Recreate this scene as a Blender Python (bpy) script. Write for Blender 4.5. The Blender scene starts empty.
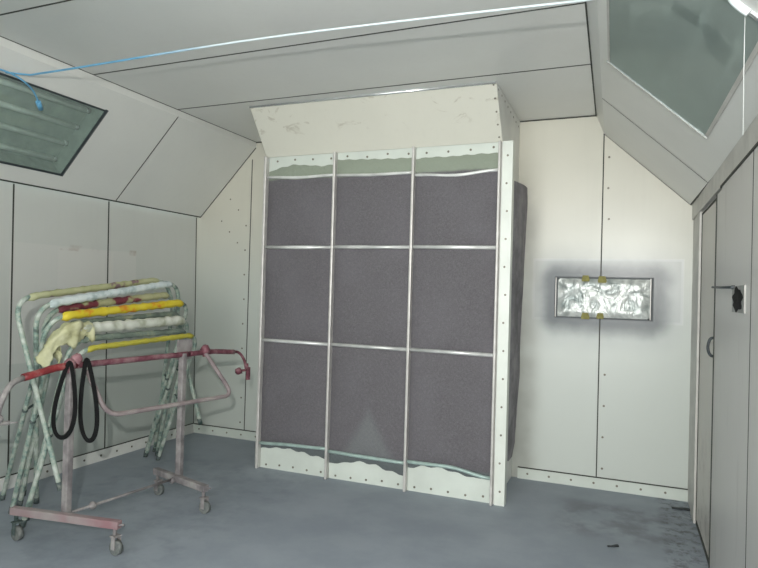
import bpy, math, random
from mathutils import Vector, Matrix
random.seed(7)
scene = bpy.context.scene
COL = scene.collection
scene.view_settings.view_transform = 'Standard'

# ------------------------------------------------------------------ room numbers (metres)
D = 5.085            # back wall
XL, KL = -4.1151, .0123    # left wall plane (very slightly out of square)
XR, KR = .4637, -.0174     # right wall plane
H1, H3 = 2.213, 2.95       # spring of the slopes, ceiling
DF = 4.36            # front of the exhaust filter bank
Y0 = -.45            # open front of the booth


def lin(c):
    c /= 255.
    return c / 12.92 if c <= .04045 else ((c + .055) / 1.055) ** 2.4


def rgb(r, g, b):
    return (lin(r), lin(g), lin(b), 1)


# ------------------------------------------------------------------ mesh builder
ORIGIN = {}


def V(*a):
    return Vector(a)


def fillet(pts, r, n=7):
    pts = [Vector(p) for p in pts]
    out = [pts[0]]
    for i in range(1, len(pts) - 1):
        p = pts[i]
        a = (pts[i - 1] - p); b = (pts[i + 1] - p)
        ra = min(r, a.length * .48); rb = min(r, b.length * .48)
        A = p + a.normalized() * ra; B = p + b.normalized() * rb
        for k in range(n + 1):
            t = k / n
            out.append(A * (1 - t) ** 2 + p * 2 * t * (1 - t) + B * t * t)
    out.append(pts[-1])
    return out


def resample(pts, step):
    out = [pts[0]]
    for a, b in zip(pts, pts[1:]):
        n = max(1, int((b - a).length / step))
        for k in range(1, n + 1):
            out.append(a.lerp(b, k / n))
    return out


class MB:
    def __init__(self):
        self.v = []; self.f = []; self.m = []; self.s = []

    def face(self, pts, m=0, smooth=False):
        i = len(self.v)
        self.v += [Vector(p) for p in pts]
        self.f.append(list(range(i, i + len(pts)))); self.m.append(m); self.s.append(smooth)

    def hexa(self, p, m=0):
        """p: 4 bottom corners then 4 top corners"""
        i = len(self.v); self.v += [Vector(q) for q in p]
        for f in ((3, 2, 1, 0), (4, 5, 6, 7), (0, 1, 5, 4), (1, 2, 6, 5), (2, 3, 7, 6), (3, 0, 4, 7)):
            self.f.append([i + k for k in f]); self.m.append(m); self.s.append(False)

    def box(self, x0, x1, y0, y1, z0, z1, m=0):
        self.hexa([(x0, y0, z0), (x1, y0, z0), (x1, y1, z0), (x0, y1, z0),
                   (x0, y0, z1), (x1, y0, z1), (x1, y1, z1), (x0, y1, z1)], m)

    def slab(self, o, u, w, n, su, sw, sn, m=0):
        """box centred on o with axes u, w, n and full sizes"""
        o = Vector(o); u = Vector(u).normalized() * su / 2; w = Vector(w).normalized() * sw / 2; n = Vector(n).normalized() * sn / 2
        self.hexa([o - u - w - n, o + u - w - n, o + u + w - n, o - u + w - n,
                   o - u - w + n, o + u - w + n, o + u + w + n, o - u + w + n], m)

    def tube(self, pts, r, seg=10, m=0, jit=0, sq=False, cap=True):
        pts = [Vector(p) for p in pts]
        rs = r if isinstance(r, (list, tuple)) else [r] * len(pts)
        if sq: seg = 4
        base = len(self.v); up = None
        for i, p in enumerate(pts):
            a = pts[max(0, i - 1)]; b = pts[min(len(pts) - 1, i + 1)]
            t = (b - a).normalized()
            if up is None:
                up = Vector((0, 0, 1)) if abs(t.z) < .9 else Vector((0, 1, 0))
            x = t.cross(up)
            if x.length < 1e-4: x = t.orthogonal()
            x.normalize(); y = x.cross(t).normalized(); up = y
            for k in range(seg):
                an = 2 * math.pi * (k + (.5 if sq else 0)) / seg
                rr = rs[i] * (1 + (random.uniform(-jit, jit) if jit else 0)) * (1.414 if sq else 1)
                self.v.append(p + x * math.cos(an) * rr + y * math.sin(an) * rr)
        for i in range(len(pts) - 1):
            for k in range(seg):
                k2 = (k + 1) % seg
                self.f.append([base + i * seg + k, base + i * seg + k2, base + (i + 1) * seg + k2, base + (i + 1) * seg + k])
                self.m.append(m); self.s.append(not sq)
        if cap:
            self.f.append([base + k for k in range(seg)][::-1]); self.m.append(m); self.s.append(False)
            e = base + (len(pts) - 1) * seg
            self.f.append([e + k for k in range(seg)]); self.m.append(m); self.s.append(False)

    def disc(self, c, n, r, m=0, h=.002, seg=8):
        c = Vector(c); n = Vector(n).normalized()
        self.tube([c, c + n * h], r, seg=seg, m=m)

    def ball(self, c, r, m=0, sx=1, sy=1, sz=1, seg=10, rings=6, jit=0):
        c = Vector(c); base = len(self.v)
        for i in range(rings + 1):
            ph = math.pi * i / rings
            for k in range(seg):
                th = 2 * math.pi * k / seg
                q = r * (1 + random.uniform(-jit, jit))
                self.v.append(c + Vector((q * sx * math.sin(ph) * math.cos(th), q * sy * math.sin(ph) * math.sin(th), q * sz * math.cos(ph))))
        for i in range(rings):
            for k in range(seg):
                k2 = (k + 1) % seg
                self.f.append([base + i * seg + k, base + (i + 1) * seg + k, base + (i + 1) * seg + k2, base + i * seg + k2])
                self.m.append(m); self.s.append(True)

    def grid(self, fn, nu, nv, m=0, smooth=True):
        base = len(self.v)
        for j in range(nv + 1):
            for i in range(nu + 1):
                self.v.append(Vector(fn(i / nu, j / nv)))
        for j in range(nv):
            for i in range(nu):
                a = base + j * (nu + 1) + i
                self.f.append([a, a + 1, a + nu + 2, a + nu + 1]); self.m.append(m); self.s.append(smooth)

    def build(self, name, mats, parent=None, bevel=0):
        o0 = ORIGIN.get(parent.name, Vector()) if parent else Vector()
        me = bpy.data.meshes.new(name)
        me.from_pydata([tuple(p - o0) for p in self.v], [], self.f)
        for m in (mats if isinstance(mats, (list, tuple)) else [mats]):
            me.materials.append(m)
        for i, p in enumerate(me.polygons):
            p.material_index = self.m[i]; p.use_smooth = self.s[i]
        me.validate(); me.update()
        o = bpy.data.objects.new(name, me); COL.objects.link(o)
        if parent: o.parent = parent
        ORIGIN[o.name] = o0.copy()
        if bevel:
            b = o.modifiers.new('bevel', 'BEVEL'); b.width = bevel; b.segments = 2; b.limit_method = 'ANGLE'
        return o


def tag(o, label=None, cat=None, group=None, kind=None):
    if label: o['label'] = label
    if cat: o['category'] = cat
    if group: o['group'] = group
    if kind: o['kind'] = kind
    return o


def thing(name, loc, label, cat, group=None):
    o = bpy.data.objects.new(name, None); COL.objects.link(o)
    o.location = loc; o.empty_display_size = .1
    ORIGIN[o.name] = Vector(loc)
    return tag(o, label, cat, group)


# ------------------------------------------------------------------ materials
class NT:
    def __init__(self, name):
        self.mat = bpy.data.materials.new(name); self.mat.use_nodes = True
        self.t = self.mat.node_tree; self.t.nodes.clear()
        self.out = self.t.nodes.new('ShaderNodeOutputMaterial')
        self.geo = self.t.nodes.new('ShaderNodeNewGeometry')
        sp = self.t.nodes.new('ShaderNodeSeparateXYZ'); self.t.links.new(self.geo.outputs['Position'], sp.inputs[0])
        self.P = self.geo.outputs['Position']; self.X, self.Y, self.Z = sp.outputs

    def setin(self, s, v):
        if isinstance(v, bpy.types.NodeSocket): self.t.links.new(v, s)
        elif v is not None: s.default_value = v

    def m(self, op, a, b=None, c=None, clamp=False):
        n = self.t.nodes.new('ShaderNodeMath'); n.operation = op; n.use_clamp = clamp
        self.setin(n.inputs[0], a)
        if b is not None: self.setin(n.inputs[1], b)
        if c is not None: self.setin(n.inputs[2], c)
        return n.outputs[0]

    def ss(self, v, a, b):      # smoothstep 0..1 between a and b
        n = self.t.nodes.new('ShaderNodeMapRange'); n.interpolation_type = 'SMOOTHSTEP'
        self.setin(n.inputs[0], v); n.inputs[1].default_value = min(a, b); n.inputs[2].default_value = max(a, b)
        n.inputs[3].default_value = 0 if a < b else 1; n.inputs[4].default_value = 1 if a < b else 0
        return n.outputs[0]

    def band(self, v, a, b, s):
        return self.m('MULTIPLY', self.ss(v, a - s, a), self.ss(v, b + s, b))

    def rect(self, u, a, b, v, c, d, s):
        return self.m('MULTIPLY', self.band(u, a, b, s), self.band(v, c, d, s))

    def noise(self, scale=5, detail=3, rough=.5, vec=None, dist=0, stretch=None):
        n = self.t.nodes.new('ShaderNodeTexNoise'); n.inputs['Scale'].default_value = scale
        n.inputs['Detail'].default_value = detail; n.inputs['Roughness'].default_value = rough; n.inputs['Distortion'].default_value = dist
        v = vec or self.P
        if stretch:
            mp = self.t.nodes.new('ShaderNodeMapping'); mp.inputs['Scale'].default_value = stretch
            self.t.links.new(v, mp.inputs[0]); v = mp.outputs[0]
        self.t.links.new(v, n.inputs['Vector'])
        return n.outputs[0]

    def mix(self, f, a, b):
        n = self.t.nodes.new('ShaderNodeMix'); n.data_type = 'RGBA'
        self.setin(n.inputs[0], f); self.setin(n.inputs[6], a); self.setin(n.inputs[7], b)
        return n.outputs[2]

    def ramp(self, f, stops, const=False):
        n = self.t.nodes.new('ShaderNodeValToRGB'); self.setin(n.inputs[0], f)
        cr = n.color_ramp
        if const: cr.interpolation = 'CONSTANT'
        while len(cr.elements) < len(stops): cr.elements.new(.5)
        for e, (p, c) in zip(cr.elements, stops): e.position = p; e.color = c
        return n.outputs[0]

    def bump(self, h, strength=.3, dist=.01):
        n = self.t.nodes.new('ShaderNodeBump'); n.inputs['Strength'].default_value = strength; n.inputs['Distance'].default_value = dist
        self.setin(n.inputs['Height'], h); return n.outputs[0]

    def pbr(self, base, rough=.5, metal=0, normal=None, spec=.5, coat=0, coat_rough=.1):
        b = self.t.nodes.new('ShaderNodeBsdfPrincipled')
        self.setin(b.inputs['Base Color'], base); self.setin(b.inputs['Roughness'], rough); self.setin(b.inputs['Metallic'], metal)
        b.inputs['Specular IOR Level'].default_value = spec
        b.inputs['Coat Weight'].default_value = coat; b.inputs['Coat Roughness'].default_value = coat_rough
        if normal is not None: self.t.links.new(normal, b.inputs['Normal'])
        self.t.links.new(b.outputs[0], self.out.inputs[0])
        return self.mat


def plain(name, c, rough=.5, metal=0, var=.12, scale=12, bump=0, spec=.5):
    n = NT(name)
    f = n.noise(scale, 4, .6)
    d = tuple(x * (1 - 2 * var) for x in c[:3]) + (1,)
    e = tuple(min(1, x * (1 + var)) for x in c[:3]) + (1,)
    base = n.ramp(f, [(.3, d), (.7, e)])
    return n.pbr(base, rough, metal, n.bump(n.noise(scale * 4, 3), bump, .004) if bump else None, spec)


def patchy(name, stops, scale=8, rough=.6, stretch=None, bump=.3, const=False, detail=3):
    n = NT(name)
    f = n.noise(scale, detail, .6, stretch=stretch)
    f = n.ss(f, .25, .75)
    base = n.ramp(f, stops, const)
    return n.pbr(base, rough, 0, n.bump(n.noise(60, 3), bump, .004))


def m_panel(name, c, rough=.32):
    n = NT(name)
    f = n.noise(1.3, 3, .5); g = n.noise(30, 2, .5, stretch=(1, 1, .06))
    a = tuple(x * .93 for x in c[:3]) + (1,)
    base = n.mix(n.m('MULTIPLY', n.ss(f, .35, .7), .7), c, a)
    base = n.mix(n.m('MULTIPLY', n.ss(g, .5, .8), .10), base, tuple(x * .8 for x in c[:3]) + (1,))
    return n, base, rough


CREAM = rgb(226, 224, 212)
SEAM = plain('dark_seam', rgb(62, 64, 58), .7)
SCREW = plain('screw_metal', rgb(120, 116, 104), .4, .4)

# back wall: cream panels, overspray halo round the foil panel, masked rectangle, dirty edge by the filter pad
n, base, rough = m_panel('back_wall_paint', rgb(211, 209, 196))
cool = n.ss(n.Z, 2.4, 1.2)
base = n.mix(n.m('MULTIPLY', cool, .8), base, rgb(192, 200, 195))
msk = n.rect(n.X, -.70, .40, n.Z, 1.315, 1.80, .006)
base = n.mix(n.m('MULTIPLY', msk, .5), base, rgb(186, 190, 190))
edge = n.m('SUBTRACT', n.rect(n.X, -.705, .405, n.Z, 1.31, 1.805, .006), n.rect(n.X, -.685, .385, n.Z, 1.33, 1.785, .006))
base = n.mix(n.m('MULTIPLY', edge, n.m('MULTIPLY', n.noise(4, 2), .35)), base, rgb(245, 245, 245))
dx = n.m('MAXIMUM', n.m('SUBTRACT', n.m('ABSOLUTE', n.m('ADD', n.X, .165)), .352), 0)
dz = n.m('MAXIMUM', n.m('SUBTRACT', n.m('ABSOLUTE', n.m('SUBTRACT', n.Z, 1.492)), .152), 0)
dd = n.m('SQRT', n.m('ADD', n.m('MULTIPLY', dx, dx), n.m('MULTIPLY', dz, dz)))
dd = n.m('ADD', dd, n.m('MULTIPLY', n.m('SUBTRACT', n.noise(6, 3), .5), .06))
halo2 = n.ss(dd, .34, .08)
base = n.mix(n.m('MULTIPLY', halo2, .35), base, rgb(120, 130, 134))
halo = n.ss(dd, .19, .035)
base = n.mix(n.m('MULTIPLY', halo, .95), base, rgb(34, 52, 58))
sm = n.m('MULTIPLY', n.band(n.X, -1.0, -.74, .16), n.ss(n.Z, 2.7, 2.2))
base = n.mix(n.m('MULTIPLY', n.m('MULTIPLY', sm, n.ss(n.noise(3, 3), .2, .7)), .6), base, rgb(150, 150, 142))
M_BACK = n.pbr(base, rough, 0, None, .5)

# left wall: same sheet metal, with the outline of an old masked area
n, base, rough = m_panel('left_wall_paint', rgb(206, 208, 203), .3)
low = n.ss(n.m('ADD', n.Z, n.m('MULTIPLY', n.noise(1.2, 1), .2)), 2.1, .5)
base = n.mix(n.m('MULTIPLY', low, .6), base, rgb(160, 170, 165))  # lower wall coloured darker, standing in for the dimmer light there
r1 = n.rect(n.Y, 3.06, 4.26, n.Z, .9, 1.785, .01)
r2 = n.rect(n.Y, 3.46, 4.0, n.Z, .9, 1.775, .01)
base = n.mix(n.m('MULTIPLY', r1, .32), base, rgb(220, 217, 213))
base = n.mix(n.m('MULTIPLY', r2, .25), base, rgb(220, 217, 213))
el = n.m('MULTIPLY', n.rect(n.Y, 3.06, 4.26, n.Z, 1.765, 1.80, .012), n.ss(n.noise(5, 3), .52, .66))
base = n.mix(n.m('MULTIPLY', el, .5), base, rgb(150, 122, 104))
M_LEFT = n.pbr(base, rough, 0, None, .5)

n, base, rough = m_panel('slope_paint', rgb(224, 225, 220), .3)
M_SLOPE = n.pbr(base, rough, 0, None, .5)
n, base, rough = m_panel('ceiling_paint', rgb(230, 231, 227), .3)
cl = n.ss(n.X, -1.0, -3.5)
base = n.mix(n.m('MULTIPLY', n.m('MULTIPLY', cl, n.ss(n.Y, 3.2, 2.0)), .35), base, rgb(150, 160, 154))  # near left corner tinted darker to imitate the weaker bounce light
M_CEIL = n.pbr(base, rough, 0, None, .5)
n, base, rough = m_panel('right_wall_paint', rgb(204, 202, 198), .38)
g = n.ss(n.noise(9, 4, .6, stretch=(1, 1, .2)), .55, .75)
base = n.mix(n.m('MULTIPLY', g, .25), base, rgb(140, 136, 128))
M_RIGHT = n.pbr(base, rough)
n, base, rough = m_panel('door_paint', rgb(214, 210, 202), .4)
g = n.m('MULTIPLY', n.ss(n.noise(7, 4, .7), .45, .7), n.ss(n.Z, .9, .0))
base = n.mix(n.m('MULTIPLY', g, .6), base, rgb(120, 112, 102))
M_DOOR = n.pbr(base, rough)
M_FRAME = plain('door_frame_paint', rgb(196, 194, 188), .4, 0, .1, 6)

# floor: blue-grey painted concrete, stains on the right, patchy tone under the rack
n = NT('floor_paint')
f = n.noise(2.2, 5, .6); h = n.noise(45, 4, .7)
base = n.mix(n.ss(f, .3, .7), rgb(138, 147, 157), rgb(154, 162, 171))
base = n.mix(n.m('MULTIPLY', n.ss(h, .4, .75), .22), base, rgb(150, 156, 162))
st = n.m('MULTIPLY', n.rect(n.X, -.25, .33, n.Y, 4.2, 4.62, .25), n.ss(n.noise(4, 4, .6), .35, .65))
base = n.mix(n.m('MULTIPLY', st, .55), base, rgb(84, 88, 90))
st2 = n.m('MULTIPLY', n.rect(n.X, .3, .5, n.Y, 3.6, 5.1, .08), n.ss(n.noise(14, 4, .7), .45, .65))
base = n.mix(n.m('MULTIPLY', st2, .7), base, rgb(70, 72, 70))
rack_patch = n.m('MULTIPLY', n.rect(n.X, -3.6, -2.4, n.Y, 2.4, 4.2, .3), n.ss(n.noise(6, 4, .6), .4, .7))
base = n.mix(n.m('MULTIPLY', rack_patch, .25), base, rgb(80, 92, 98))  # patchy darker tone on the floor under the rack
M_FLOOR = n.pbr(base, n.m('ADD', .5, n.m('MULTIPLY', f, .2)), 0, n.bump(h, .15, .003))

# filter media
n = NT('filter_media')
vec = n.P
vo = n.t.nodes.new('ShaderNodeTexVoronoi'); vo.feature = 'F1'; vo.inputs['Scale'].default_value = 38
n.t.links.new(vec, vo.inputs['Vector'])
fine = n.noise(120, 4, .7); big = n.noise(2.5, 3, .5)
s1 = n.m('SINE', n.m('MULTIPLY', n.m('ADD', n.X, n.Z), 150)); s2 = n.m('SINE', n.m('MULTIPLY', n.m('SUBTRACT', n.X, n.Z), 150))
quilt = n.m('MULTIPLY', n.m('ADD', s1, s2), .25)
base = n.mix(n.ss(fine, .3, .7), rgb(93, 91, 94), rgb(113, 111, 114))
base = n.mix(n.m('MULTIPLY', n.ss(quilt, -.2, .5), .09), base, rgb(90, 87, 91))
base = n.mix(n.m('MULTIPLY', n.ss(vo.outputs['Distance'], .2, .7), .25), base, rgb(88, 84, 90))
base = n.mix(n.m('MULTIPLY', n.ss(big, .4, .7), .2), base, rgb(120, 118, 124))
# bare triangular patch low in the middle bay
tri = n.m('ADD', n.m('ABSOLUTE', n.m('ADD', n.X, 1.82)), n.m('MULTIPLY', n.Z, .60))
base = n.mix(n.m('MULTIPLY', n.m('MULTIPLY', n.ss(tri, .40, .28), n.ss(n.Z, .15, .25)), .30), base, rgb(138, 146, 146))
wob = n.m('MULTIPLY', n.m('SUBTRACT', n.noise(5, 2), .5), .03)
zz = n.m('ADD', n.Z, wob)
base = n.mix(n.m('MULTIPLY', n.ss(zz, 2.395, 2.425), .85), base, rgb(146, 156, 140))
base = n.mix(n.m('MULTIPLY', n.ss(zz, .235, .20), .7), base, rgb(92, 102, 102))
M_PAD = n.pbr(base, .9, 0, n.bump(n.m('ADD', fine, n.m('MULTIPLY', quilt, .6)), .5, .006), .2)

# hood: white sheet with peeling smears
n, base, rough = m_panel('hood_paint', rgb(214, 213, 201), .35)
pe = n.noise(5.0, 6, .65, dist=1.2, stretch=(1, 1, 1.8))
pk = n.m('MULTIPLY', n.ss(pe, .57, .66), n.ss(n.Z, 2.70, 2.80))
base = n.mix(n.m('MULTIPLY', pk, .6), base, rgb(170, 164, 148))
M_HOOD = n.pbr(base, rough)
M_SIDEPAD = patchy('lightened_filter_media', [(0, rgb(118, 115, 120)), (.5, rgb(140, 137, 142)), (1, rgb(156, 154, 156))], 7, .95)  # filter media made paler to offset the shade on that side
M_WHITE = plain('white_sheet_metal', rgb(204, 211, 203), .35, 0, .05, 3)
M_ANGLE = plain('white_corner_angle', rgb(216, 221, 213), .3, 0, .04, 5)
M_SIDE = plain('grey_side_sheet', rgb(222, 223, 219), .4, 0, .06, 4)
M_MULL = plain('mullion_tube_grey', rgb(200, 198, 194), .35, .2, .08, 10)
n = NT('bright_retaining_rod')
M_ROD = n.pbr(n.ramp(n.noise(4, 3, stretch=(1, .2, 1)), [(.35, rgb(190, 192, 190)), (.65, rgb(240, 242, 240))]), .3, .3)
M_RODT = plain('pale_teal_rod', rgb(168, 190, 184), .35, .2)
# foil panel
n = NT('crinkled_foil')
w1 = n.noise(6, 3, .5, dist=1.6); w2 = n.noise(14, 2, .5, dist=1.0, stretch=(1.6, 1, .7))
hh = n.m('ADD', w1, n.m('MULTIPLY', w2, .4))
M_FOIL = n.pbr(n.ramp(w1, [(.3, rgb(138, 148, 146)), (.62, rgb(228, 232, 228))]), .4, .35, n.bump(hh, .5, .04))
M_TAPE = plain('yellow_tape', rgb(142, 138, 82), .8)
M_DARK = plain('dark_frame', rgb(52, 60, 64), .5)
M_CHROME = plain('bright_metal', rgb(215, 220, 220), .2, .7)
# lights
M_HOUSE = plain('lamp_housing', rgb(170, 184, 176), .45, .1)
M_TUBE = plain('lamp_tube', rgb(236, 244, 238), .3)
def glass(name, cloud, dcol, tint):
    n = NT(name)
    tr = n.t.nodes.new('ShaderNodeBsdfTransparent'); tr.inputs[0].default_value = tint
    gl = n.t.nodes.new('ShaderNodeBsdfGlossy'); gl.inputs[0].default_value = (.9, .95, .93, 1); gl.inputs['Roughness'].default_value = .06
    df = n.t.nodes.new('ShaderNodeBsdfDiffuse'); df.inputs[0].default_value = dcol
    m1 = n.t.nodes.new('ShaderNodeMixShader'); m1.inputs[0].default_value = cloud
    n.t.links.new(tr.outputs[0], m1.inputs[1]); n.t.links.new(df.outputs[0], m1.inputs[2])
    m2 = n.t.nodes.new('ShaderNodeMixShader'); m2.inputs[0].default_value = .07
    n.t.links.new(m1.outputs[0], m2.inputs[1]); n.t.links.new(gl.outputs[0], m2.inputs[2])
    n.t.links.new(m2.outputs[0], n.out.inputs[0])
    return n.mat


M_GLASS = {'left': glass('tinted_glass', .30, rgb(190, 202, 196), (.80, .88, .84, 1)), 'right': glass('clouded_glass', .72, rgb(166, 178, 172), (.78, .86, .83, 1))}
# hose, rack, stands
n = NT('blue_air_hose')
M_HOSE = n.pbr(n.mix(n.ss(n.m('ADD', n.X, n.m('MULTIPLY', n.noise(3, 2), .4)), -2.5, -1.7), rgb(104, 168, 206), rgb(208, 220, 224)), .3)  # blue hose; the white to the right paints in the flash highlight
M_HOSEW = plain('white_hose_end', rgb(226, 236, 236), .3, 0, .06, 6)  # near-white colour for the right end of the hose
M_STRING = plain('white_string', rgb(190, 194, 192), .8)
M_RACK = patchy('dusty_mauve_steel', [(0, rgb(104, 100, 102)), (.5, rgb(134, 129, 129)), (1, rgb(156, 153, 150))], 10, .6)
M_MAROON = patchy('maroon_overspray', [(0, rgb(84, 42, 52)), (.5, rgb(118, 70, 80)), (1, rgb(144, 112, 116))], 14, .55)
M_RED = patchy('red_overspray', [(0, rgb(110, 36, 42)), (.6, rgb(146, 54, 56)), (1, rgb(158, 108, 104))], 16, .45)
M_CAST = patchy('caster_grime', [(0, rgb(46, 66, 62)), (.6, rgb(86, 98, 96)), (1, rgb(120, 124, 118))], 30, .6)
M_LEG = patchy('chipped_pale_green_paint', [(0, rgb(92, 104, 100)), (.3, rgb(136, 158, 148)), (.6, rgb(168, 178, 166)), (1, rgb(196, 204, 196))], 16, .5)
M_LEG2 = patchy('chipped_grey_paint', [(0, rgb(74, 82, 82)), (.5, rgb(120, 126, 124)), (1, rgb(160, 166, 160))], 16, .5)
M_PALE = patchy('pale_blue_white_wrap', [(0, rgb(150, 168, 168)), (.4, rgb(200, 212, 212)), (1, rgb(222, 230, 228))], 9, .55)
M_CREAM = patchy('cream_wrap_with_purple', [(0, rgb(104, 84, 90)), (.38, rgb(128, 104, 108)), (.46, rgb(170, 172, 130)), (1, rgb(192, 194, 156))], 4, .7)
M_MARW = patchy('maroon_and_cream_wrap', [(0, rgb(98, 40, 52)), (.45, rgb(130, 62, 72)), (.55, rgb(176, 176, 134)), (1, rgb(198, 198, 158))], 4, .7)
M_YEL = patchy('yellow_tape_wrap', [(0, rgb(196, 84, 30)), (.18, rgb(214, 150, 40)), (.35, rgb(214, 192, 44)), (1, rgb(226, 208, 70))], 6, .6)
M_YEL2 = patchy('dull_yellow_wrap', [(0, rgb(150, 148, 104)), (.35, rgb(178, 172, 64)), (1, rgb(196, 188, 74))], 7, .6)
M_WRAP = patchy('white_paper_wrap', [(0, rgb(160, 166, 140)), (.35, rgb(204, 208, 196)), (1, rgb(224, 226, 218))], 6, .7)
M_GRN = patchy('grey_green_wrap', [(0, rgb(92, 104, 98)), (.6, rgb(126, 140, 128)), (1, rgb(168, 172, 140))], 7, .7)
M_RAG = patchy('cream_rag', [(0, rgb(160, 158, 118)), (.5, rgb(190, 190, 150)), (1, rgb(208, 208, 174))], 9, .85)
M_BLACK = plain('black_rubber', rgb(9, 10, 11), .8, 0, .2, 20, spec=.25)
M_SCRAP = plain('dark_scrap', rgb(58, 62, 64), .8)


# ------------------------------------------------------------------ room
def lx(y, z):    # left wall surface: leans a few centimetres
    return XL + KL * (y - D) + .027 - .047 * z / H1


def rx(y):
    return XR + KR * (y - D)


m = MB(); m.box(-9, 6, -16, Y0 - .06, -.08, 0); tag(m.build('bounce_ground', plain('pale_bounce', rgb(205, 206, 204), .8)), 'added pale ground outside that bounces light to the ceiling', kind='structure')  # unseen ground, made pale to throw light up at the ceiling
m = MB(); m.box(XL - .3, XR + .4, Y0 - .06, D + .1, -.08, 0); tag(m.build('floor', M_FLOOR), 'blue-grey painted concrete floor', kind='structure')

# left wall with seams at panel joints
m = MB()
YS = [Y0, .47, 1.34, 2.21, 3.075, 3.945, D + .05]
m.face([(lx(Y0, 0), Y0, 0), (lx(D + .05, 0), D + .05, 0), (lx(D + .05, H1 + .05), D + .05, H1 + .05), (lx(Y0, H1 + .05), Y0, H1 + .05)][::-1])
m.face([(lx(Y0, 0) - .06, Y0, 0), (lx(D + .05, 0) - .06, D + .05, 0), (lx(D + .05, H1 + .05) - .06, D + .05, H1 + .05), (lx(Y0, H1 + .05) - .06, Y0, H1 + .05)])
m.face([(lx(Y0, 0) - .06, Y0, 0), (lx(Y0, 0), Y0, 0), (lx(Y0, H1), Y0, H1), (lx(Y0, H1) - .06, Y0, H1)])
for y in YS[1:-1] + [D - .004]:
    m.hexa([(lx(y, 0), y - .006, 0), (lx(y, 0) + .002, y - .006, 0), (lx(y, 0) + .002, y + .006, 0), (lx(y, 0), y + .006, 0),
            (lx(y, H1), y - .006, H1), (lx(y, H1) + .002, y - .006, H1), (lx(y, H1) + .002, y + .006, H1), (lx(y, H1), y + .006, H1)], 1)
tag(m.build('wall_left', [M_LEFT, SEAM]), 'grey-white sheet metal left wall with vertical panel joints', kind='structure')

# back wall
m = MB()
m.box(XL - .12, XR + .3, D, D + .06, 0, H3 + .05)
for x, zt in ((-3.472, 2.78), (-.182, 2.80)):
    m.box(x - .0045, x + .0045, D - .002, D, 0, zt, 1)
for i in range(11):
    z = .16 + i * .245
    if i < 9: m.disc((-3.472 - .05 + random.uniform(-.006, .006), D, z), (0, -1, 0), .009, 2)
    if not 1.1 < z < 1.9: m.disc((-.182 + .045 + random.uniform(-.006, .006), D, z), (0, -1, 0), .009, 2)
for i in range(5):
    m.disc((-3.62 - .1 * (i % 3), D, 1.95 + .11 * i), (0, -1, 0), .008, 2)
tag(m.build('wall_back', [M_BACK, SEAM, SCREW]), 'cream sheet metal back wall with overspray halo', kind='structure')

# ceiling
m = MB()
m.face([(XL + .5, Y0, H3), (XL + .5, D, H3), (XR - .5, D, H3), (XR - .5, Y0, H3)])
m.face([(XL - .2, Y0, H3 + .05), (XL - .2, D, H3 + .05), (XR + .3, D, H3 + .05), (XR + .3, Y0, H3 + .05)][::-1])
for y in (3.95, 3.11, 2.243, 1.37, .5):
    m.box(XL + .66, XR - .68, y - .005, y + .005, H3 - .002, H3, 1)
for s, x in ((1, XL + .684), (-1, XR - .706)):
    k = KL if s > 0 else KR
    m.hexa([(x + k * (Y0 - D) - .008, Y0, H3 - .002), (x + k * (Y0 - D) + .008, Y0, H3 - .002), (x + .008, D, H3 - .002), (x - .008, D, H3 - .002),
            (x + k * (Y0 - D) - .008, Y0, H3), (x + k * (Y0 - D) + .008, Y0, H3), (x + .008, D, H3), (x - .008, D, H3)], 1)
m.box(XL + .66, XR - .7, D - .01, D, H3 - .008, H3, 1)
tag(m.build('ceiling', [M_CEIL, SEAM]), 'grey-white sheet metal ceiling with cross joints', kind='structure')


# sloping panels between wall and ceiling, each with an opening for a light
class Slope:
    """profile a (low) -> b (high) in the XZ plane, running along Y"""
    def __init__(s, a, b, k, sgn):
        s.a = Vector((a[0], 0, a[1])); s.b = Vector((b[0], 0, b[1])); s.k = k; s.sgn = sgn
        d = (s.b - s.a).normalized(); s.n = Vector((d.z, 0, -d.x)) * sgn   # into the room
        if s.n.z > 0: s.n = -s.n

    def p(s, y, t, off=0):
        q = s.a.lerp(s.b, t) + s.n * off
        return Vector((q.x + s.k * (y - D), y, q.z))

    def t_of_z(s, z): return (z - s.a.z) / (s.b.z - s.a.z)


SL = Slope((-4.085, H1), (-3.431, H3 - .055), KL, 1)
SR = Slope((XR - .02, H1), (-.182, 2.797), KR, 1)


def slope_panel(S, top, name, y1, y2, t1, t2, seam, label):
    m = MB()
    for ya, yb, ta, tb in ((Y0, y1, 0, 1), (y2, D, 0, 1), (y1, y2, 0, t1), (y1, y2, t2, 1)):
        m.face([S.p(ya, ta), S.p(yb, ta), S.p(yb, tb), S.p(ya, tb)])
    # lip from the top of the slope up to the ceiling
    a, b = S.p(Y0, 1), S.p(D, 1)
    m.face([a, b, Vector((top + S.k * 0, D, H3)), Vector((top + S.k * (Y0 - D), Y0, H3))])
    for y in (seam, seam - .87, seam - 1.74, seam - 2.6):
        if y1 - .1 < y < y2 + .1: continue
        for ta, tb in ((0, 1),):
            m.face([S.p(y - .005, ta, .0015), S.p(y + .005, ta, .0015), S.p(y + .005, tb, .0015), S.p(y - .005, tb, .0015)], 1)
    # dark joint at foot of slope and against the back wall
    m.face([S.p(Y0, -.002, .001), S.p(D, -.002, .001), S.p(D, .012, .001), S.p(Y0, .012, .001)], 1)
    m.face([S.p(D - .012, 0, .0015), S.p(D, 0, .0015), S.p(D, 1, .0015), S.p(D - .012, 1, .0015)], 1)
    tag(m.build(name, [M_SLOPE, SEAM]), label, kind='structure')


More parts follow.
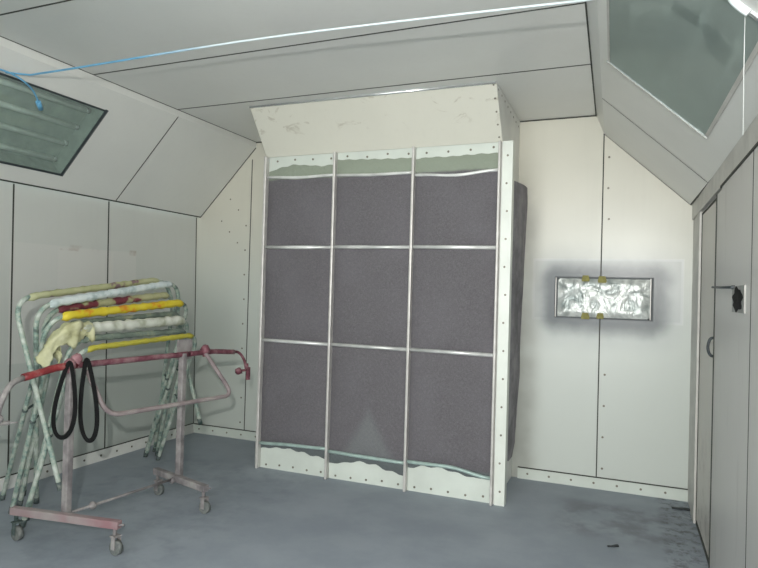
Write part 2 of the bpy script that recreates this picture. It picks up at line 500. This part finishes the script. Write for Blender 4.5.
tL1, tL2 = SL.t_of_z(2.325), SL.t_of_z(2.772)
tR1, tR2 = SR.t_of_z(2.322), SR.t_of_z(2.75)
LY = (2.03, 3.335); RY = (2.08, 3.40)
slope_panel(SL, XL + .684, 'wall_left_slope', LY[0], LY[1], tL1, tL2, 3.965, 'sloping grey panel between left wall and ceiling')
slope_panel(SR, XR - .706, 'wall_right_slope', RY[0], RY[1], tR1, tR2, 4.16, 'sloping grey panel between right wall and ceiling')


def light(S, y1, y2, t1, t2, label, side):
    c = S.p((y1 + y2) / 2, (t1 + t2) / 2)
    L = thing('ceiling_light', c, label, 'light', 'recessed lights in the sloping panels')
    m = MB(); dpt = -.13
    P = [S.p(y1, t1), S.p(y2, t1), S.p(y2, t2), S.p(y1, t2)]; Q = [S.p(y1, t1, dpt), S.p(y2, t1, dpt), S.p(y2, t2, dpt), S.p(y1, t2, dpt)]
    for i in range(4): m.face([P[i], P[(i + 1) % 4], Q[(i + 1) % 4], Q[i]])
    m.face(Q)
    m.build('housing', M_HOUSE, L)
    for k in range(4):
        t = t1 + (t2 - t1) * (k + .5) / 4
        m = MB(); a, b = S.p(y1 + .05, t, -.07), S.p(y2 - .05, t, -.07)
        m.tube([a, b], .019, 12)
        tb = m.build('lamp_tube', M_TUBE, L)
        for e, d in ((a, 1), (b, -1)):
            m = MB(); m.tube([e, e + Vector((0, .03 * d, 0))], .0205, 12)
            m.build('end_cap', M_CHROME, tb)
    m = MB(); m.face([S.p(y1, t1, .003), S.p(y2, t1, .003), S.p(y2, t2, .003), S.p(y1, t2, .003)])
    m.build('glass_pane', M_GLASS[side], L)
    m = MB(); w = .012; dt = w / (S.b - S.a).length
    def strip(ya, yb, ta, tb, mm, h=.008):
        a = [S.p(ya, ta, 0), S.p(yb, ta, 0), S.p(yb, tb, 0), S.p(ya, tb, 0)]
        b = [S.p(ya, ta, h), S.p(yb, ta, h), S.p(yb, tb, h), S.p(ya, tb, h)]
        m.hexa(a + b, mm)
    strip(y2 - .006, y2 + w, t1 - dt, t2 + dt, 1 if side == 'right' else 0)
    strip(y1 - w, y1 + .006, t1 - dt, t2 + dt, 1)
    strip(y1, y2, t1 - dt, t1 + dt * .4, 0, .006); strip(y1, y2, t2 - dt * .4, t2 + dt * .6, 0, .006)
    if side == 'left': strip(y2 + w, y2 + w + .006, t1 - dt, t2 + dt, 1)
    m.build('frame', [M_DARK if side == 'left' else M_FRAME, M_CHROME], L)


light(SL, LY[0], LY[1], tL1, tL2, 'glass-covered light with visible tubes in the left sloping panel', 'left')
light(SR, RY[0], RY[1], tR1, tR2, 'plain grey-green glass light in the right sloping panel', 'right')

# added unseen panel at the front, shades the left wall and rack
m = MB(); m.box(XL - .1, -2.35, Y0 - .06, Y0, 0, H3); tag(m.build('front_shade_panel', M_LEFT), 'added unseen panel shading the left side of the booth', kind='structure')

# baseboards (flanged strips with screws)
m = MB(); ya = Y0; yb = D - .02
m.hexa([(lx(ya, 0), ya, 0), (lx(ya, 0) + .022, ya, 0), (lx(yb, 0) + .022, yb, 0), (lx(yb, 0), yb, 0),
        (lx(ya, .09), ya, .09), (lx(ya, .09) + .014, ya, .09), (lx(yb, .09) + .014, yb, .09), (lx(yb, .09), yb, .09)])
m.hexa([(lx(ya, 0), ya, .09), (lx(ya, 0) + .012, ya, .09), (lx(yb, 0) + .012, yb, .09), (lx(yb, 0), yb, .09),
        (lx(ya, .09), ya, .096), (lx(ya, .09) + .012, ya, .096), (lx(yb, .09) + .012, yb, .096), (lx(yb, .09), yb, .096)], 1)
y = 1.0
while y < D: m.disc((lx(y, 0) + .018, y, .045), (1, 0, 0), .009, 2, .004); y += .17
tag(m.build('baseboard_left', [M_SIDE, SEAM, SCREW]), 'screwed metal base strip along left wall', kind='structure')
m = MB()
for xa, xb in ((XL + .03, -2.84), (-.79, XR)):
    m.box(xa, xb, D - .02, D, 0, .085); m.box(xa, xb, D - .014, D, .085, .091, 1)
    x = xa + .08
    while x < xb: m.disc((x, D - .02, .045), (0, -1, 0), .009, 2, .003); x += .17
tag(m.build('baseboard_back', [M_WHITE, SEAM, SCREW]), 'screwed white metal base strip along back wall', kind='structure')

# right wall: corner post, door, leaf with trim, header
m = MB()
m.box(rx(D) + .01, rx(D) + .3, Y0, D, 0, H1 + .12)
m.face([(rx(D) + .01, Y0, 0), (rx(D) + .01, Y0, H1), (rx(D) + .3, Y0, H1), (rx(D) + .3, Y0, 0)])
tag(m.build('wall_right', [M_RIGHT]), 'grey right wall behind the door leaves', kind='structure')
m = MB()   # corner posts beside the door
m.box(.462, .50, 4.86, D, 0, 2.10); m.box(.455, .50, 4.60, 4.80, 0, 2.10, 1); m.box(.466, .5, 4.795, 4.865, 0, 2.10, 2)
tag(m.build('trim_1', [M_FRAME, M_FRAME, SEAM]), 'grey metal corner post beside the door', kind='structure')
m = MB(); m.box(.452, .56, Y0, D, 2.10, 2.215); m.box(.448, .46, Y0, 3.6, 2.09, 2.103, 1)
tag(m.build('trim_2', [M_FRAME, SEAM]), 'grey metal header over the doors', kind='structure')
dr = MB(); dr.box(.472, .52, 3.82, 4.60, .02, 2.085); dr.box(.468, .475, 3.82, 3.832, .02, 2.085, 1); dr.box(.468, .475, 4.588, 4.6, .02, 2.085, 1)
dr.box(.468, .475, 3.82, 4.6, 2.075, 2.088, 1)
dr.box(.469, .474, 3.82, 4.6, .0, .03, 1)
door = tag(dr.build('door_1', [M_DOOR, SEAM]), 'grey metal door in the right wall', kind='structure')
m = MB(); m.tube(fillet([(.472, 3.90, 1.29), (.45, 3.90, 1.285), (.438, 3.90, 1.235), (.45, 3.90, 1.19), (.472, 3.90, 1.183)], .04), .008, 8)
m.build('door_handle', M_DARK, door)
m = MB()
m.box(.462, .52, 3.57, 3.81, .0, 2.09); m.box(.452, .53, Y0, 3.56, 0.0, 2.09); m.box(.459, .53, 3.555, 3.575, 0, 2.09, 1)
m.box(.4505, .4525, 2.715, 2.722, 0, 2.09, 1)
m.box(.458, .53, 3.805, 3.825, 0, 2.09, 1)
tag(m.build('door_2', [M_RIGHT, SEAM]), 'wide grey leaf of the right wall nearest the camera', kind='structure')

# latch on the near leaf
la = thing('door_latch', (.45, 3.12, 1.51), 'pale latch plate with black cutout and bar on right wall', 'latch')
m = MB(); m.box(.446, .452, 2.83, 3.13, 1.452, 1.567); m.build('plate', plain('latch_plate', rgb(150, 150, 146), .45, .2), la)
m = MB()
m.grid(lambda u, v: (.4455 - .004 * math.sin(u * math.pi) * math.sin(v * math.pi),
                     2.99 + .122 * math.cos(2 * math.pi * u) * (v) * (1 + .18 * math.sin(7 * u * 6.28)),
                     1.508 + .052 * math.sin(2 * math.pi * u) * (v) * (1 + .15 * math.cos(5 * u * 6.28))), 36, 4)
m.build('cutout', M_BLACK, la)
m = MB(); m.tube([(.44, 3.08, 1.562), (.436, 3.4, 1.566), (.44, 3.75, 1.574)], .006, 8)
m.tube([(.452, 3.10, 1.562), (.438, 3.10, 1.562)], .009, 8)
m.build('latch_bar', M_DARK, la)

# ------------------------------------------------------------------ exhaust filter bank
FX0, FX1 = -2.815, -.855
FB = thing('exhaust_filter_bank', (-1.8, 4.7, 0), 'tall exhaust filter bank with three grey filter columns against back wall', 'air filter bank')
cols = [FX0, -2.172, -1.508, FX1]
TOP = 2.605
# hood (sloping front)
m = MB()
hb = [(FX0 - .015, DF - .005, TOP), (FX1 + .012, DF - .005, TOP)]; ht = [(FX0 + .0, 4.065, H3 - .004), (FX1 + .012, 4.085, H3 - .004)]
m.face([hb[0], hb[1], ht[1], ht[0]])
m.face([(hb[0][0], D, TOP), hb[0], ht[0], (ht[0][0], D, H3 - .004)]); m.face([hb[1], (hb[1][0], D, TOP), (ht[1][0], D, H3 - .004), ht[1]], 1)
m.tube([ht[0], ht[1]], .010, 6, 2)
for i in range(5):
    t = .08 + i * .22
    q = Vector(hb[1]).lerp(Vector(ht[1]), t); m.disc(q + Vector((-.02, -.006, .0)), (0, -1, -.8), .007, 3)
for i in range(8): m.disc((FX1 + .013, 4.16 + i * .12, H3 - .03 - .005 * i), (1, 0, 0), .008, 3)
m.build('hood', [M_HOOD, M_SIDE, M_CHROME, SCREW], FB)
# white panels above and below pads, in one backing sheet per band
m = MB(); m.box(FX0, FX1, DF + .0, DF + .02, 2.42, TOP)
for a, b in zip(cols, cols[1:]):
    for k in range(4): m.disc((a + (b - a) * (.14 + .26 * k), DF, 2.565 + random.uniform(-.008, .008)), (0, -1, 0), .009, 1, .003)
m.build('top_panel', [M_WHITE, SCREW], FB)
m = MB(); m.box(FX0, FX1, DF, DF + .02, 0.0, .26)
for a, b in zip(cols, cols[1:]):
    for k in range(5): m.disc((a + (b - a) * (.1 + .2 * k), DF, .035 + random.uniform(-.01, .012)), (0, -1, 0), .009, 1, .003)
m.build('kick_panel', [M_WHITE, SCREW], FB)
tops = [[2.478, 2.512, 2.53, 2.518, 2.505, 2.515], [2.548, 2.543, 2.538, 2.533, 2.53, 2.53], [2.517, 2.524, 2.52, 2.524, 2.527, 2.525]]
bots = [[.160, .178, .186, .176, .158, .15], [.118, .138, .165, .158, .125, .108], [.172, .200, .205, .185, .165, .188]]
rods = [(2.432, 2.418, 2.425), (2.42, 2.41, 2.412), (2.392, 2.375, 2.40)]
rodb = [(.208, .224, .232), (.217, .21, .207), (.222, .226, .183)]


def interp(a, u):
    x = u * (len(a) - 1); i = min(int(x), len(a) - 2); f = x - i; f = f * f * (3 - 2 * f)
    return a[i] * (1 - f) + a[i + 1] * f


RZ = [.21, 1.065, 1.842, 2.42]
for c in range(3):
    a, b = cols[c] + .005, cols[c + 1] - .005
    def fn(u, v, a=a, b=b, c=c):
        zb = interp(bots[c], u) + .006 * math.sin(u * 31 + c); zt = interp(tops[c], u) + .004 * math.sin(u * 37 + 2 * c)
        z = zb + (zt - zb) * v
        dmin = min(abs(z - r) for r in RZ)
        bulge = .030 * min(1, dmin / .12) ** .5 * min(1, 6 * u, 6 * (1 - u)) ** .5 + .003 * math.sin(9 * u + 11 * v + c)
        edge = min(1, v * 30, (1 - v) * 30)
        return (a + (b - a) * u, DF - .006 - bulge * edge, z)
    m = MB(); m.grid(fn, 24, 90)
    m.build('filter_pad', M_PAD, FB)
    for zr in (1.065, 1.842):
        m = MB(); dzr = .004 if c == 2 and zr > 1.5 else 0
        m.tube([(a, DF - .024, zr + .003), (b, DF - .024, zr - dzr)], .0145, 8); m.build('retaining_rod', M_ROD, FB)
    for zs, mt in ((rods[c], M_ROD), (rodb[c], M_RODT)):
        m = MB(); N = 10
        m.tube([(a + (b - a) * i / N, DF - .020, interp(zs, i / N)) for i in range(N + 1)], .012 if mt is M_ROD else .014, 8)
        m.build('retaining_rod', mt, FB)
# mullions
for x, w in zip(cols, (.024, .020, .020, .018)):
    m = MB(); m.box(x - w / 2, x + w / 2, DF - .055, DF - .001, 0.0, TOP)
    m.build('mullion', M_MULL, FB, bevel=.006)
# white corner angle
m = MB(); m.box(-.838, -.764, DF - .02, DF - .008, 0.0, TOP); m.box(-.776, -.764, DF - .012, DF + .06, 0, TOP)
for i in range(13): m.disc((-.80 + random.uniform(-.006, .006), DF - .02, .1 + i * .2), (0, -1, 0), .008, 1, .003)
m.build('corner_post', [M_ANGLE, SCREW], FB)
# side
m = MB(); m.box(-.86, -.842, DF, D, 0, TOP)
m.build('side_panel', M_SIDE, FB)
m = MB(); m.box(FX0 - .012, FX0, DF, D, 0, TOP)
m.build('side_panel', M_ANGLE, FB)
bul = [.0, .022, .03, .034, .04, .044, .045, .048, .052, .052, .055, .06, .066, .07, .072, .074, .072]
def fs(u, v):
    e = interp(bul, v)
    return (-.842 + e * (math.sin(min(1, u * 1.25) * math.pi / 2)) + .004 * math.sin(20 * v + 8 * u), DF + .03 + (D - DF - .035) * u, .14 + 2.22 * v + .03 * u)
m = MB(); m.grid(fs, 14, 60)
m.grid(lambda u, v: (-.842 + interp(bul, u) * v, D - .004, .14 + 2.22 * u + .03), 60, 3)
m.build('side_filter_pad', M_SIDEPAD, FB)

# ------------------------------------------------------------------ foil covered wall panel
FP = thing('foil_covered_panel', (-.165, D, 1.335), 'silver foil-covered wall panel taped in a dark overspray halo', 'panel')
m = MB()
def ff(u, v):
    x = -.505 + .68 * u; z = 1.342 + .305 * v
    e = min(1, 12 * u, 12 * (1 - u), 8 * v, 8 * (1 - v))
    w = .0035 * math.sin(19 * u + 3 * math.sin(5 * v)) + .003 * math.sin(9 * v + 11 * u * u) + random.uniform(-.0012, .0012)
    return (x, D - .012 - .02 * e - w * e, z)
m.grid(ff, 44, 22); m.build('foil_sheet', M_FOIL, FP)
m = MB(); m.box(-.532, .2, D - .012, D, 1.33, 1.662); m.build('backing', M_DARK, FP)
for x in (-.520, .178):
    m = MB(); m.box(x - .004, x + .005, D - .035, D - .011, 1.336, 1.655); m.build('edge_strip', M_MULL, FP, bevel=.003)
for x, z in ((-.293, 1.648), (-.170, 1.642), (-.290, 1.352), (-.18, 1.356)):
    m = MB()
    s = .024 + random.uniform(-.004, .006)
    m.grid(lambda u, v: (x + (u - .5) * 2 * s * (1 + .15 * math.sin(5 * v)), D - .042 + .004 * math.sin(6 * u + 3 * v), z + (v - .5) * 2 * s * .9), 6, 6)
    m.build('tape_piece', M_TAPE, FP)

# ------------------------------------------------------------------ air hose and string
loop = [V(-3.563, 2.797, 2.642), V(-3.519, 2.731, 2.689), V(-3.491, 2.673, 2.719), V(-3.47, 2.595, 2.741), V(-3.48, 2.523, 2.761),
        V(-3.50, 2.44, 2.765), V(-3.56, 2.37, 2.775), V(-3.60, 2.42, 2.782), V(-3.585, 2.54, 2.785)]
run = [V(-3.497, 2.667, 2.80), V(-3.074, 2.668, 2.80), V(-1.914, 2.656, 2.80), V(-1.042, 2.70, 2.80), V(-.172, 2.76, 2.796)]
drop = [V(-.10, 2.70, 2.775), V(-.02, 2.50, 2.68), V(.10, 2.20, 2.54), V(.20, 1.95, 2.40), V(.238, 1.839, 2.335), V(.254, 1.869, 2.319), V(.277, 1.878, 2.297), V(.294, 1.879, 2.282)]
HO = thing('air_hose', (-1.9, 2.66, 2.8), 'thin blue air hose strung across under the ceiling', 'hose')


def spline(pts, n=8):
    out = []
    P = [pts[0]] + list(pts) + [pts[-1]]
    for i in range(1, len(P) - 2):
        a, b, c, d = P[i - 1:i + 3]
        for k in range(n):
            t = k / n
            out.append(.5 * ((2 * b) + (c - a) * t + (2 * a - 5 * b + 4 * c - d) * t * t + (3 * b - a - 3 * c + d) * t ** 3))
    out.append(pts[-1]); return out


m = MB(); m.tube(spline(loop) + spline(run, 4) + spline(drop[:5])[1:], .0058, 8); m.build('hose_line', M_HOSE, HO)
m = MB(); m.tube([loop[0] + (loop[0] - loop[1]) * .2, loop[0] + (loop[1] - loop[0]) * .5], .016, 10); m.build('hose_end', M_HOSE, HO)
m = MB(); m.tube(spline(drop[4:]), .011, 8); m.build('hose_coupling', M_HOSEW, HO)
m = MB(); e = V(.287, 1.893, 2.28); m.tube([e, e + V(.0, .002, -.12), V(.289, 1.90, 1.955)], .0011, 6)
tag(m.build('string', M_STRING), 'thin white string hanging from the hose end by the right light', 'string')

# ------------------------------------------------------------------ wheeled painting rack
A = Vector((-2.964, 2.583, .165)); B = Vector((-2.861, 3.417, .165))
ax = (B - A).normalized(); fx = Vector((ax.y, -ax.x, 0))
RK = thing('painting_rack', ((A + B) / 2) * 1 - Vector((0, 0, .165)), 'wheeled steel painting rack with maroon top bar and grey uprights', 'rack')
for P, ht in ((A, 1.0), (B, 1.03)):
    m = MB(); m.box(P.x - .021, P.x + .021, P.y - .021, P.y + .021, .165, ht); m.build('upright', M_RACK, RK, bevel=.006)
feet = [(Vector((-3.285, 2.49, .165)), Vector((-2.57, 2.595, .165))), (Vector((-3.11, 3.46, .165)), Vector((-2.535, 3.30, .165)))]
for i, (a, b) in enumerate(feet):
    m = MB(); m.tube([a, b], .022, sq=True); f = m.build('foot', M_RACK if i else patchy('foot_overspray', [(0, rgb(128, 84, 90)), (.45, rgb(142, 110, 114)), (1, rgb(156, 150, 148))], 3, .6), RK, bevel=.005)
    for q, s in ((a, 1), (b, -1)):
        c = q + (b - a).normalized() * .03 * s
        m = MB(); m.tube([c + V(0, 0, .01), c - V(0, 0, .065)], .011, 8)
        wy = ax * .02
        for sg in (-1, 1):
            o = c - V(0, 0, .095) + wy * sg + fx * .012
            m.slab(o, fx, V(0, 0, 1), ax, .03, .075, .004)
        m.slab(c - V(0, 0, .062) + fx * .008, fx, ax, V(0, 0, 1), .045, .048, .006)
        if s < 0: m.tube([c + fx * .02, c + fx * .05 + ax * .02], .007, 6)
        cs = m.build('caster', M_CAST if (i == 0 and s > 0) else M_RACK, RK)
        m = MB(); o = c - V(0, 0, .125) + fx * .016
        m.tube([o - ax * .015, o + ax * .015], .04, 18)
        m.build('wheel', patchy('dusty_wheel', [(0, rgb(84, 92, 92)), (1, rgb(128, 130, 126))], 30, .7), cs)
m = MB(); m.tube([A + ax * .02 + V(0, 0, .0), B - ax * .02 + V(0, 0, .0)], .009, 8)
q = A + ax * .17; m.ball(q, .024, jit=.1); q = B - ax * .06; m.ball(q + V(0, 0, -.01), .022, jit=.1)
m.build('lower_crossbar', M_RACK, RK)
zb = 1.02
tA = V(A.x, A.y, zb); tB = V(B.x, B.y, zb)
m = MB(); m.tube(resample([tA, tB + ax * .05], .03), .019, 10, jit=.06); m.build('top_bar', M_MAROON, RK)
m = MB(); m.tube(resample(fillet([tA + ax * .03, tA - ax * .08, V(-2.975, 2.29, .985)], .05), .03), .021, 10, jit=.05); la1 = m.build('arm', M_RED, RK)
m = MB(); m.tube(fillet([V(-2.975, 2.30, .986), V(-2.95, 2.20, .97), V(-2.925, 2.125, .87), V(-2.92, 2.11, .79)], .08), .016, 10)
m.build('arm_hook', M_RACK, la1)
m = MB(); m.ball(V(-2.92, 2.12, .80), .024, jit=.1); m.tube([V(-3.0, 2.06, .775), V(-2.905, 2.17, .775)], .012, 8); m.tube([V(-2.95, 2.10, .74), V(-2.93, 2.13, .70)], .014, 8)
m.tube([V(-2.905, 2.17, .775), V(-2.885, 2.20, .774)], .005, 6)
m.build('arm_clamp', M_RACK, la1)
m = MB(); m.tube(resample(fillet([tB + ax * .06, tB + ax * .30, V(-2.80, 3.93, 1.0)], .04), .03), .019, 10, jit=.04); la2 = m.build('arm', M_MAROON, RK)
m = MB(); m.tube(fillet([V(-2.80, 3.90, 1.002), V(-2.79, 3.98, 1.0), V(-2.775, 4.04, .93), V(-2.77, 4.055, .86)], .06), .011, 8); m.build('arm_hook', M_MAROON, la2)
m = MB(); m.ball(V(-2.80, 4.0, .845), .028, jit=.12); m.tube([V(-2.80, 4.0, .845), V(-2.765, 4.06, .85)], .010, 8)
m.slab(V(-2.762, 4.075, .82), V(0, 1, 0), V(0, 0, 1), V(1, 0, 0), .03, .10, .02); m.tube([V(-2.765, 4.055, .90), V(-2.765, 4.06, .86)], .014, 8)
m.build('arm_clamp', M_MAROON, la2)
# knobs where the swing frame pivots
for q, r in ((tA + ax * .035 + V(.0, 0, .035), .034), (tA + ax * .0 + V(.0, -.01, .01), .034), (tB + ax * .2 + V(.01, 0, .02), .036)):
    m = MB(); m.ball(q, r, jit=.12); m.tube([q - V(0, 0, .05), q], .018, 8); m.build('knob', M_MAROON if r > .035 else patchy('dusty_pink_knob', [(0, rgb(130, 84, 92)), (1, rgb(168, 130, 134))], 20, .6), RK)
# swing-out frame
m = MB(); m.tube(fillet([tA + ax * .085 + V(.02, 0, -.03), V(-2.825, 2.726, .718), V(-2.694, 3.787, .697), tB + ax * .19 + V(.02, 0, 0)], .10), .0155, 10)
m.build('swing_frame', patchy('dusty_pink_grey_steel', [(0, rgb(120, 108, 110)), (.5, rgb(146, 134, 134)), (1, rgb(166, 158, 154))], 6, .55), RK)
# plate on far upright
m = MB(); m.slab(tB + V(-.03, .05, .03), ax, V(0, 0, 1), fx, .13, .14, .012); m.build('upright_plate', M_RACK, RK)

# belts hanging from the rack
def strap(top, w, h, u, label, lean):
    u = Vector(u).normalized(); nrm = u.cross(V(0, 0, 1)).normalized()
    m = MB(); N = 56; base = len(m.v)
    for i in range(N):
        th = 2 * math.pi * i / N
        vv = -h * (1 - math.cos(th)) / 2
        uu = w / 2 * math.sin(th) * (.35 + .75 * math.sin(th / 2) ** 2) + lean * vv
        dth = 1e-3
        v2 = -h * (1 - math.cos(th + dth)) / 2; u2 = w / 2 * math.sin(th + dth) * (.35 + .75 * math.sin((th + dth) / 2) ** 2) + lean * v2
        t = Vector((u2 - uu, v2 - vv)).normalized(); pn = Vector((-t.y, t.x))
        c = Vector(top) + u * uu + V(0, 0, vv)
        inn = u * pn.x + V(0, 0, pn.y)
        for s, q in ((-1, -1), (1, -1), (1, 1), (-1, 1)):
            m.v.append(c + inn * s * .0105 + (nrm + u * .25) * q * .014)
    for i in range(N):
        j = (i + 1) % N
        for k in range(4):
            k2 = (k + 1) % 4
            m.f.append([i * 4 + k, i * 4 + k2, j * 4 + k2, j * 4 + k]); m.m.append(0); m.s.append(False)
    return tag(m.build('belt_loop', M_BLACK, None), label, 'belt', 'black belt loops on the rack')


strap((-2.945, 2.555, 1.045), .135, .43, (.75, .66, 0), 'left black belt loop hanging from the rack bar by the near upright', .06)
strap((-2.905, 2.64, 1.055), .11, .475, (.75, .66, 0), 'right black belt loop hanging longer, beside the swing frame', -.06)

# ------------------------------------------------------------------ folding work stands, nested behind the rack
def stand(label, G, F, mg, mf, rg, rf, lmat):
    """G and F: (corner near, corner far, foot near, foot far) of the two U frames"""
    c = (Vector(F[2]) + Vector(F[3])) / 2; c.z = 0
    S = thing('work_stand', c, label, 'work stand', 'folding work stands stacked behind the rack')
    for (cn, cf, fn_, ff_), mt, r in ((G, mg, rg), (F, mf, rf)):
        cn, cf, fn_, ff_ = map(Vector, (cn, cf, fn_, ff_))
        path = resample(fillet([fn_, cn, cf, ff_], .15, 9), .06)
        m = MB(); m.tube(path, .0155, 8)
        fr = m.build('frame', lmat, S)
        # padding round the top bar
        d = (cf - cn); a = cn + d * .07; b = cf - d * .06
        sag = V(0, 0, -.012)
        pts = resample([a + sag, a.lerp(b, .06), b.lerp(a, .06), b + sag], .025)
        rs = [r * (1 + .10 * math.sin(i * 1.7) + random.uniform(-.06, .06)) for i in range(len(pts))]
        rs[0] = rs[-1] = .014
        m = MB(); m.tube(pts, rs, 10, jit=.07); m.build('padding', mt, fr)
        for f0, cc in ((fn_, cn), (ff_, cf)):
            t = (cc - f0).normalized()
            m = MB(); m.tube([f0, f0 + t * .05], .0175, 8); m.build('foot_cap', M_CAST, fr)
    # brace between the frames near the pivots
    for i in (0, 1):
        gp = Vector(G[i]).lerp(Vector(G[i + 2]), .48); fp = Vector(F[i]).lerp(Vector(F[i + 2]), .48)
        m = MB(); m.tube([gp, fp], .008, 6); m.ball(fp, .019, jit=.1); m.build('pivot_bolt', M_CAST, S)
    return S


S4 = stand('topmost work stand of the stack, pale white wrapped top bar',
      ((-3.42, 2.55, 1.395), (-3.42, 3.86, 1.555), (-3.126, 2.68, .25), (-3.26, 4.14, .35)),
      ((-3.30, 2.61, 1.355), (-3.30, 3.86, 1.53), (-3.67, 2.957, 0), (-3.75, 4.45, .0)), M_CREAM, M_PALE, .023, .027, M_LEG)
S3 = stand('work stand second from top, bright yellow and orange taped top bar',
      ((-3.37, 2.74, 1.325), (-3.37, 3.90, 1.435), (-3.88, 3.02, 0), (-3.90, 4.32, 0)),
      ((-3.25, 2.66, 1.285), (-3.25, 3.94, 1.375), (-3.93, 2.90, 0), (-3.91, 4.22, 0)), M_MARW, M_YEL, .027, .028, M_LEG)
S2 = stand('work stand third from top, thick white paper wrapped top bar',
      ((-3.30, 2.77, 1.235), (-3.30, 3.93, 1.285), (-3.72, 2.87, 0), (-3.80, 4.24, 0)),
      ((-3.20, 2.66, 1.205), (-3.20, 3.90, 1.235), (-3.65, 2.76, 0), (-3.856, 4.16, 0)), M_GRN, M_WRAP, .021, .036, M_LEG)
S1 = stand('lowest work stand of the stack, thin dull yellow top bar',
      ((-3.20, 2.78, 1.145), (-3.20, 3.90, 1.15), (-3.46, 2.72, 0), (-3.74, 4.20, 0)),
      ((-3.10, 2.73, 1.09), (-3.10, 3.88, 1.125), (-3.385, 2.634, 0), (-3.69, 4.13, 0)), M_GRN, M_YEL2, .022, .019, M_LEG)

# cream rag wrapped over the near corner of the white stand
rp_ = resample(fillet([(-3.43, 2.71, .60), (-3.20, 2.66, 1.205), (-3.20, 3.2, 1.217)], .15, 9), .012)
rp_ = [p for p in rp_ if p.z > 1.03 and p.y < 2.93]
def rag(u, v):
    k = v * (len(rp_) - 1); i = min(int(k), len(rp_) - 2); p = rp_[i].lerp(rp_[i + 1], k - i)
    t = (rp_[i + 1] - rp_[i]).normalized(); x = t.cross(V(0, 0, 1)).normalized() if abs(t.z) < .95 else V(0, 1, 0); y = x.cross(t).normalized()
    th = (u - .5) * 5.4
    r = .046 + .012 * math.sin(11 * v + 2 * u) + .008 * math.sin(17 * u + 5 * v) + random.uniform(-.006, .006) + .006 * math.sin(31 * v + 9 * u)
    q = p + y * math.cos(th) * r + x * math.sin(th) * r
    if abs(th) > 1.5: q.z -= (abs(th) - 1.5) * .03 * (1 + .6 * math.sin(13 * v))
    return q
m = MB(); m.grid(rag, 26, 26)
o = m.build('rag', M_RAG); sd = o.modifiers.new('thick', 'SOLIDIFY'); sd.thickness = .004
tag(o, 'cream rag draped over the near corner of the white wrapped work stand', 'rag')

# scraps on the floor
def scrap(x, y, l, w, a, label):
    m = MB(); u = V(math.cos(a), math.sin(a), 0); q = V(-math.sin(a), math.cos(a), 0)
    m.grid(lambda s, t: V(x, y, .006 + .006 * math.sin(3 * s + 2 * t) ** 2) + u * l * (s - .5) + q * w * (t - .5) * (1 - .6 * abs(2 * s - 1)), 8, 3)
    o = m.build('scrap', M_SCRAP); sd = o.modifiers.new('thick', 'SOLIDIFY'); sd.thickness = .006
    tag(o, label, 'debris')
scrap(-.037, 3.942, .075, .022, .6, 'small dark sliver of scrap lying alone on the open floor')
scrap(.40, 4.86, .12, .05, .1, 'dark clump of debris on the floor in the right back corner')

# ------------------------------------------------------------------ light
w = bpy.data.worlds.new('world'); scene.world = w; w.use_nodes = True
bg = w.node_tree.nodes['Background']; bg.inputs[0].default_value = (.70, .78, .82, 1); bg.inputs[1].default_value = 2.0


def area(name, loc, target, sx, sy, power, color):
    l = bpy.data.lights.new(name, 'AREA'); l.shape = 'RECTANGLE'; l.size = sx; l.size_y = sy; l.energy = power; l.color = color
    o = bpy.data.objects.new(name, l); COL.objects.link(o); o.location = loc
    o.rotation_euler = (Vector(target) - Vector(loc)).to_track_quat('-Z', 'Y').to_euler()
    return o


area('daylight_from_open_doors', (-.4, -7.5, 2.2), (-.8, 5, 1.3), 5.5, 3.5, 500, (1, .99, .96))
l = bpy.data.lights.new('flash', 'AREA'); l.size = .02; l.energy = 80; l.color = (1, .98, .93)
o = bpy.data.objects.new('flash', l); COL.objects.link(o); o.location = (.15, -.5, 1.95)
o.rotation_euler = (Vector((-1.2, 5, 1.6)) - Vector(o.location)).to_track_quat('-Z', 'Y').to_euler()

l = bpy.data.lights.new('sun', 'SUN'); l.energy = 13; l.angle = .01; l.color = (.96, 1, 1)
o = bpy.data.objects.new('sun', l); COL.objects.link(o); o.location = (0, 0, 8); o.rotation_euler = (math.radians(-38), 0, 0)

# ------------------------------------------------------------------ camera
yaw, pitch, roll = -.387, .0123, .0278
f = Vector((math.sin(yaw) * math.cos(pitch), math.cos(yaw) * math.cos(pitch), math.sin(pitch)))
r0 = Vector((math.cos(yaw), -math.sin(yaw), 0)); u0 = r0.cross(f)
r = r0 * math.cos(roll) + u0 * math.sin(roll); u = -r0 * math.sin(roll) + u0 * math.cos(roll)
cd = bpy.data.cameras.new('camera'); cd.sensor_width = 36; cd.lens = 36 * 604.94 / 758; cd.clip_start = .02
cam = bpy.data.objects.new('camera', cd); COL.objects.link(cam)
cam.matrix_world = Matrix(((r.x, u.x, -f.x, 0), (r.y, u.y, -f.y, 0), (r.z, u.z, -f.z, 1.5), (0, 0, 0, 1)))
scene.camera = cam
